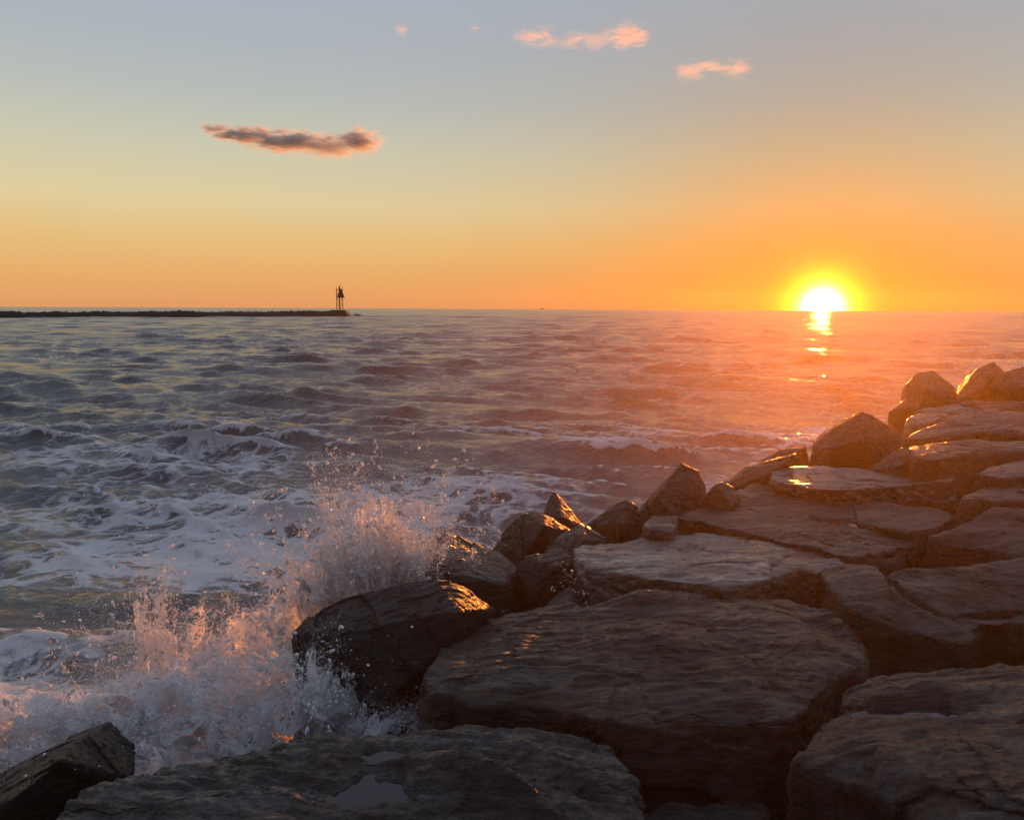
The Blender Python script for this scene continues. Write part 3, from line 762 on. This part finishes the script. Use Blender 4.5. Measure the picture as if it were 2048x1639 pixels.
    org = b.copy(); org[2] = 0
    tag(obj('spray_burst', drops_mesh('spray_burst', P - org, .02 + .03 * rs.rand(n), np.zeros((n, 3))), M_SPRAY, loc=org), 'puff of spray at the foot of the light tower far out', 'splash', 'small bursts of spray', 'stuff')
build_spray()

# ------------------------------------------------------------------ far breakwater and light tower
def tube(bm, a, b, r, seg=6):
    a, b = Vector(a), Vector(b); d = b - a; q = d.to_track_quat('Z', 'Y')
    ra = [bm.verts.new(a + q @ Vector((r * math.cos(2*math.pi*k/seg), r * math.sin(2*math.pi*k/seg), 0))) for k in range(seg)]
    rb = [bm.verts.new(v.co + d) for v in ra]
    for k in range(seg): bm.faces.new((ra[k-1], ra[k], rb[k], rb[k-1]))
    bm.faces.new(ra[::-1]); bm.faces.new(rb)
def box(bm, c, s, taper=1.0):
    x, y, z = c; a, b, h = s[0]/2, s[1]/2, s[2]
    lo = [bm.verts.new((x+i*a, y+j*b, z)) for i, j in ((-1,-1),(1,-1),(1,1),(-1,1))]
    hi = [bm.verts.new((x+i*a*taper, y+j*b*taper, z+h)) for i, j in ((-1,-1),(1,-1),(1,1),(-1,1))]
    bm.faces.new(lo[::-1]); bm.faces.new(hi)
    for k in range(4): bm.faces.new((lo[k-1], lo[k], hi[k], hi[k-1]))
def bm_obj(name, bm, mat, parent=None, bevel=0):
    if bevel: bmesh.ops.bevel(bm, geom=bm.edges[:], offset=bevel, segments=2, affect='EDGES')
    bmesh.ops.recalc_face_normals(bm, faces=bm.faces)
    me = bpy.data.meshes.new(name); bm.to_mesh(me); bm.free()
    return obj(name, me, mat, parent)

def build_far():
    a = at_z(-700, 640, 0); a = a * (150 / a[1]); b = at_d(668, 634, 243); b[2] = 0; a[2] = 0
    e = at_d(727, 635, 243); e[2] = 0
    n, m = 900, 14
    u = np.linspace(0, 1, n)
    L = np.linalg.norm(b - a); dirv = (b - a) / L; nor = np.array([-dirv[1], dirv[0], 0])
    V = []
    prof = np.linspace(-1, 1, m)
    for k in range(m):
        p = a + (b - a) * u[:, None] + nor * prof[k] * 3.2
        P = p * np.array([1, 1, 0])
        cells = np.abs(perlin(P * .9, 4)) * 1.5 + .6 * perlin(P * 2.2, 8)
        h = (1 - abs(prof[k]) ** 1.6) * (1.35 + .3 * perlin(P * .05, 2) + .35 * perlin(P * .22, 6)) - .6 * (abs(prof[k]) > .95) + .3 * cells * (1 - abs(prof[k]) ** 4)
        p[:, 2] = h; V.append(p)
    V = np.stack(V, 1).reshape(-1, 3)
    i = np.arange(n - 1)[:, None] * m + np.arange(m - 1)[None]
    Fc = np.stack([i, i + m, i + m + 1, i + 1], -1).reshape(-1, 4)
    o = obj('breakwater', mesh_np('breakwater', V, Fc, False), M_FAR)
    tag(o, 'long low dark rock breakwater running out from the left edge to the light tower', 'breakwater')
    # rock tip past the tower
    bm = bmesh.new(); rnd = random.Random(4)
    for x, y, z in [(rnd.uniform(-2.6, 2.6), rnd.uniform(-1.2, 1.2), rnd.uniform(-.6, .2)) for _ in range(24)] + [(0, 0, .75), (-.9, 0, .7), (1.5, .2, .35)]:
        bm.verts.new((x, y, z))
    bmesh.ops.convex_hull(bm, input=bm.verts)
    t = bm_obj('rock_islet', bm, M_FAR); c = at_d(716, 635, 244); t.location = (c[0], c[1], 0)
    tag(t, 'low dark rock awash just right of the light tower', 'rock')
    # tower
    base = at_d(680, 632, 241)
    root = bpy.data.objects.new('light_tower', None); COL.objects.link(root); root.location = (base[0], base[1], 0)
    root.rotation_euler = (0, 0, .12)
    tag(root, 'steel lattice light tower with a triangular daymark on a concrete block at the breakwater end', 'light tower')
    bm = bmesh.new(); box(bm, (0, 0, -.6), (3.9, 3.6, 2.5), .96); bm_obj('concrete_base', bm, M_CONC, root, .08)
    z0, z1, w = 1.9, 8.2, .92
    for sx in (-1, 1):
        for sy in (-1, 1):
            bm = bmesh.new(); tube(bm, (sx*w, sy*w, z0), (sx*w*.93, sy*w*.93, z1 - .2), .045); bm_obj('leg', bm, M_STEEL, root)
    for k in range(4):
        za, zb = z0 + .15 + k * 1.5, z0 + .15 + (k + 1) * 1.5
        bm = bmesh.new(); f = .96
        for (p, q) in (((-1,-1),(1,-1)),((1,-1),(1,1)),((1,1),(-1,1)),((-1,1),(-1,-1))):
            A_, B_ = (p[0]*w*f, p[1]*w*f), (q[0]*w*f, q[1]*w*f)
            tube(bm, (*A_, za), (*B_, zb), .035); tube(bm, (*B_, za), (*A_, zb), .035); tube(bm, (*A_, zb), (*B_, zb), .035)
        bm_obj('brace', bm, M_STEEL, root)
    bm = bmesh.new(); tube(bm, (0, 0, z0), (0, 0, z1), .17, 10); bm_obj('ladder_column', bm, M_STEEL, root)
    bm = bmesh.new(); box(bm, (0, 0, z1 - .25), (2.0, 2.0, .12)); bm_obj('platform', bm, M_STEEL, root)
    # daymark: thick triangular board (cut-off tip) on the near side
    bm = bmesh.new(); pts = [(-.70, 5.55), (1.60, 5.55), (.62, 8.15), (.30, 8.15)]
    fr = [bm.verts.new((x, -1.12, z)) for x, z in pts]; bk = [bm.verts.new((x, -1.02, z)) for x, z in pts]
    bm.faces.new(fr); bm.faces.new(bk[::-1])
    for k in range(4): bm.faces.new((fr[k-1], bk[k-1], bk[k], fr[k]))
    bm_obj('daymark', bm, M_BOARD, root)
    bm = bmesh.new(); tube(bm, (.05, 0, z1 - .15), (.05, 0, z1 + .55), .26, 12); tube(bm, (.05, 0, z1 + .55), (.12, 0, z1 + .85), .15, 10)
    lan = bm_obj('lantern', bm, M_STEEL, root)
    bm = bmesh.new(); tube(bm, (.2, 0, z1 + .6), (.2, 0, z1 + 1.35), .05); bm_obj('finial', bm, M_STEEL, lan)
    for sx in (-1, 1):
        for sy in (-1, 1):
            bm = bmesh.new(); tube(bm, (sx*.9, sy*.9, z1 - .15), (sx*.9, sy*.9, z1 + .45), .04); bm_obj('railing_post', bm, M_STEEL, root)
    # hull-down ship on the horizon
    c = at_d(1088, 619, 1440)
    bm = bmesh.new(); box(bm, (0, 0, 0), (13, 3, 1.5), 1.05); box(bm, (-3.5, 0, 1.5), (4, 2.4, 1.2), .9)
    s = bm_obj('distant_boat', bm, M_STEEL); s.location = (c[0], c[1], -1.1)
    tag(s, 'tiny dark boat far out on the horizon line', 'boat')
build_far()

# ------------------------------------------------------------------ clouds
def cloud(label, blobs, dist, seed, dens=.02, freq=5.0, thr=.50, col=(.97, .91, .82), g_=.55, nz_=3.4):
    """blobs: (px, py, rx_px, ry_px); a real volume far out over the sea"""
    cx = sum(b[0] for b in blobs) / len(blobs); cy = sum(b[1] for b in blobs) / len(blobs)
    c = at_d(cx, cy, dist); k = np.linalg.norm(c - cam_o) / F
    m, t = new_mat('cloud_vapour')
    tc = t.n('ShaderNodeTexCoord').outputs['Object']
    g = None; S = max(b[2] for b in blobs) * k
    hull = bmesh.new()
    for (px, py, rx, ry) in blobs:
        o3 = at_d(px, py, dist) - c
        r = np.array([rx * k, max(ry * k * 1.4, rx * k * .5), ry * k])
        v = t.vmath('DIVIDE', t.vmath('SUBTRACT', tc, tuple(o3)), tuple(r))
        d = t.math('SUBTRACT', 1.0, t.vmath('LENGTH', v))
        g = d if g is None else t.math('MAXIMUM', g, d)
        V, _ = ico(3)
        for p in V: hull.verts.new(tuple(o3 + p * r * 1.02))
    bmesh.ops.convex_hull(hull, input=hull.verts)
    bmesh.ops.delete(hull, geom=[v for v in hull.verts if not v.link_faces], context='VERTS')
    sc = 1.0 / (min(b[3] for b in blobs) * k * 2.0)
    off = t.vmath('ADD', t.mapping(tc, (.42, .7, 1.45), (0, .14, 0)), (seed * 131.0, seed * 57.0, 0))
    nz = t.noise(off, sc * freq * .55, 9, .68, .8)
    val = t.math('ADD', g, t.math('MULTIPLY', t.math('SUBTRACT', nz, .5), nz_))
    den = t.math('MULTIPLY', t.rng(val, thr - .10, thr + .34), dens)
    sp = t.n('ShaderNodeSeparateXYZ'); t.l(tc, sp.inputs[0]); hz = max(b[3] for b in blobs) * k
    den = t.math('MULTIPLY', den, t.rng(sp.outputs['Z'], -hz * .7, hz * .3, .25, 1.0))
    den = t.math('MULTIPLY', den, t.rng(g, 0.0, .12))
    vol = t.n('ShaderNodeVolumePrincipled'); vol.inputs['Color'].default_value = c4(*col)
    vol.inputs['Anisotropy'].default_value = g_
    t.l(den, vol.inputs['Density'])
    o = t.n('ShaderNodeOutputMaterial'); t.l(vol.outputs[0], o.inputs['Volume'])
    bmesh.ops.recalc_face_normals(hull, faces=hull.faces)
    me = bpy.data.meshes.new('cloud'); hull.to_mesh(me); hull.free()
    ob = obj('cloud', me, m, loc=c)
    tag(ob, label, 'cloud', 'small sunset clouds')
cloud('long grey cloud with an orange underside above the light tower', [(432,258,46,14),(490,270,85,21),(580,286,120,29),(660,296,100,28),(715,286,62,34)], 4000, 1, .07, thr=.42, g_=.42, nz_=2.8)
cloud('pink puffy cloud at the top right of centre, largest of the upper clouds', [(1075,76,62,26),(1140,84,60,22),(1190,84,55,22),(1255,74,62,38)], 4000, 2, .0075, g_=.5)
cloud('small ragged orange cloud below and right of the large pink one', [(1385,145,42,26),(1420,132,40,18),(1470,140,52,24)], 4000, 3, .0085, g_=.5)
cloud('tiny faint pink puff high in the sky, left of the other small puff', [(802,60,24,17)], 4000, 4, .008, 3, g_=.6)
cloud('tiniest faint puff at the top centre', [(946,58,16,9)], 4000, 5, .008, 3, g_=.6)

# ------------------------------------------------------------------ sky
def build_world():
    w = bpy.data.worlds.new('World'); scene.world = w; w.use_nodes = True
    t = NT(w.node_tree)
    d = t.n('ShaderNodeTexCoord').outputs['Generated']
    sx = t.n('ShaderNodeSeparateXYZ'); t.l(d, sx.inputs[0]); z = sx.outputs['Z']
    ramp = t.n('ShaderNodeValToRGB'); t.l(t.math('ADD', z, .002), ramp.inputs[0])
    def lin(r, g, b):
        f = lambda v: (v / 255 / 12.92) if v <= 10 else ((v / 255 + .055) / 1.055) ** 2.4
        return (f(r), f(g), f(b), 1)
    stops = [(0, lin(224,154,100)), (.035, lin(227,169,106)), (.075, lin(226,186,122)), (.12, lin(220,202,155)), (.175, lin(201,198,172)), (.233, lin(181,186,182)), (.29, lin(170,178,185)), (.36, lin(164,175,188)), (.55, lin(168,180,202)), (1, lin(150,166,194))]
    el = ramp.color_ramp.elements
    el[0].position, el[0].color = stops[0]; el[1].position, el[1].color = stops[-1]
    for p, c in stops[1:-1]: e = el.new(p); e.color = c
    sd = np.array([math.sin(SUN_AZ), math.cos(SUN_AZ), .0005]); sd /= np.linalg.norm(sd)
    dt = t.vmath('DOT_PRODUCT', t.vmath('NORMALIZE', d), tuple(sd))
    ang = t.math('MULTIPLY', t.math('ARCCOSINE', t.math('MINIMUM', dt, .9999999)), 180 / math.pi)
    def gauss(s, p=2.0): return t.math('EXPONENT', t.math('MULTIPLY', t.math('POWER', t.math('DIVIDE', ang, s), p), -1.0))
    col = t.mix(gauss(26), ramp.outputs[0], c4(.91, .80, .75), 'MULTIPLY')
    col = t.mix(gauss(13), col, c4(.97, .69, .45), 'MULTIPLY')
    rear = t.rng(dt, -.75, .60)
    lowz = t.rng(z, .25, .95, 1.0, .25)
    col = t.mix(t.math('MULTIPLY', t.math('SUBTRACT', 1.0, rear), lowz), col, c4(.14, .145, .17), 'MULTIPLY')
    # setting sun: disc and aureole, with its lens bloom painted into the sky
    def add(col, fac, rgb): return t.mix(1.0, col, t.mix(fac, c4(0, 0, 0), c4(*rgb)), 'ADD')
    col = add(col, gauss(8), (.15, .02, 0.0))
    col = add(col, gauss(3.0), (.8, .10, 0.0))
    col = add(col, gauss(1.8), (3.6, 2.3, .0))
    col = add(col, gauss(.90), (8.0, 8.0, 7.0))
    low = t.rng(z, -.03, -.006)
    col = t.mix(low, c4(.10, .085, .08), col)
    sky = t.n('ShaderNodeTexSky', sky_type='NISHITA'); sky.sun_disc = False
    sky.sun_elevation = SUN_EL; sky.sun_rotation = SUN_AZ
    bg1 = t.n('ShaderNodeBackground'); t.l(sky.outputs[0], bg1.inputs[0]); bg1.inputs[1].default_value = .008
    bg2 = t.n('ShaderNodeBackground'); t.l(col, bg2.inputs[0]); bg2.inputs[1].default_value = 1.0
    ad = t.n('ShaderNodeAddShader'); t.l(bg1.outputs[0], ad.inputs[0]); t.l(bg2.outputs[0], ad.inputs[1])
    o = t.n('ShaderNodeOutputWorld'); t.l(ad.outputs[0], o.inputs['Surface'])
build_world()

sl = bpy.data.lights.new('sun', 'SUN'); sl.energy = 5.0; sl.angle = rad(.55); sl.color = (1.0, .29, .035)
so = bpy.data.objects.new('sun', sl); COL.objects.link(so)
sv = Vector((math.sin(SUN_AZ) * math.cos(SUN_EL), math.cos(SUN_AZ) * math.cos(SUN_EL), math.sin(SUN_EL)))
so.rotation_euler = sv.to_track_quat('Z', 'Y').to_euler(); so.location = sv * 60

HAZE = .0030
if HAZE:      # even volume added round the camera: orange lens-glare veil over surf and jetty
    m, t = new_mat('veil_haze')
    v = t.n('ShaderNodeVolumePrincipled'); v.inputs['Color'].default_value = c4(1, .70, .36); v.inputs['Density'].default_value = HAZE; v.inputs['Anisotropy'].default_value = .81
    o = t.n('ShaderNodeOutputMaterial'); t.l(v.outputs[0], o.inputs['Volume'])
    bm = bmesh.new(); box(bm, (0, 0, 0), (21, 23, 5.35))
    h = bm_obj('haze', bm, m); h.location = (7.5, 9.5, -2.0); tag(h, kind='stuff')

# ------------------------------------------------------------------ camera and render settings
cam = bpy.data.cameras.new('camera'); co = bpy.data.objects.new('camera', cam); COL.objects.link(co)
cam.sensor_fit = 'HORIZONTAL'; cam.angle = 2 * math.atan(CX / F); cam.clip_start = .05; cam.clip_end = 30000
mw = Matrix.Identity(4)
for i in range(3):
    mw[i][0], mw[i][1], mw[i][2], mw[i][3] = rt[i], up[i], -fw[i], cam_o[i]
co.matrix_world = mw
scene.camera = co
vs = scene.view_settings
vs.view_transform = 'Standard'; vs.look = 'None'; vs.exposure = .04; vs.gamma = 1
scene.render.engine = 'CYCLES'
cy = scene.cycles
cy.use_denoising = True
cy.max_bounces = 8; cy.transparent_max_bounces = 16; cy.volume_bounces = 1
cy.sample_clamp_indirect = 6
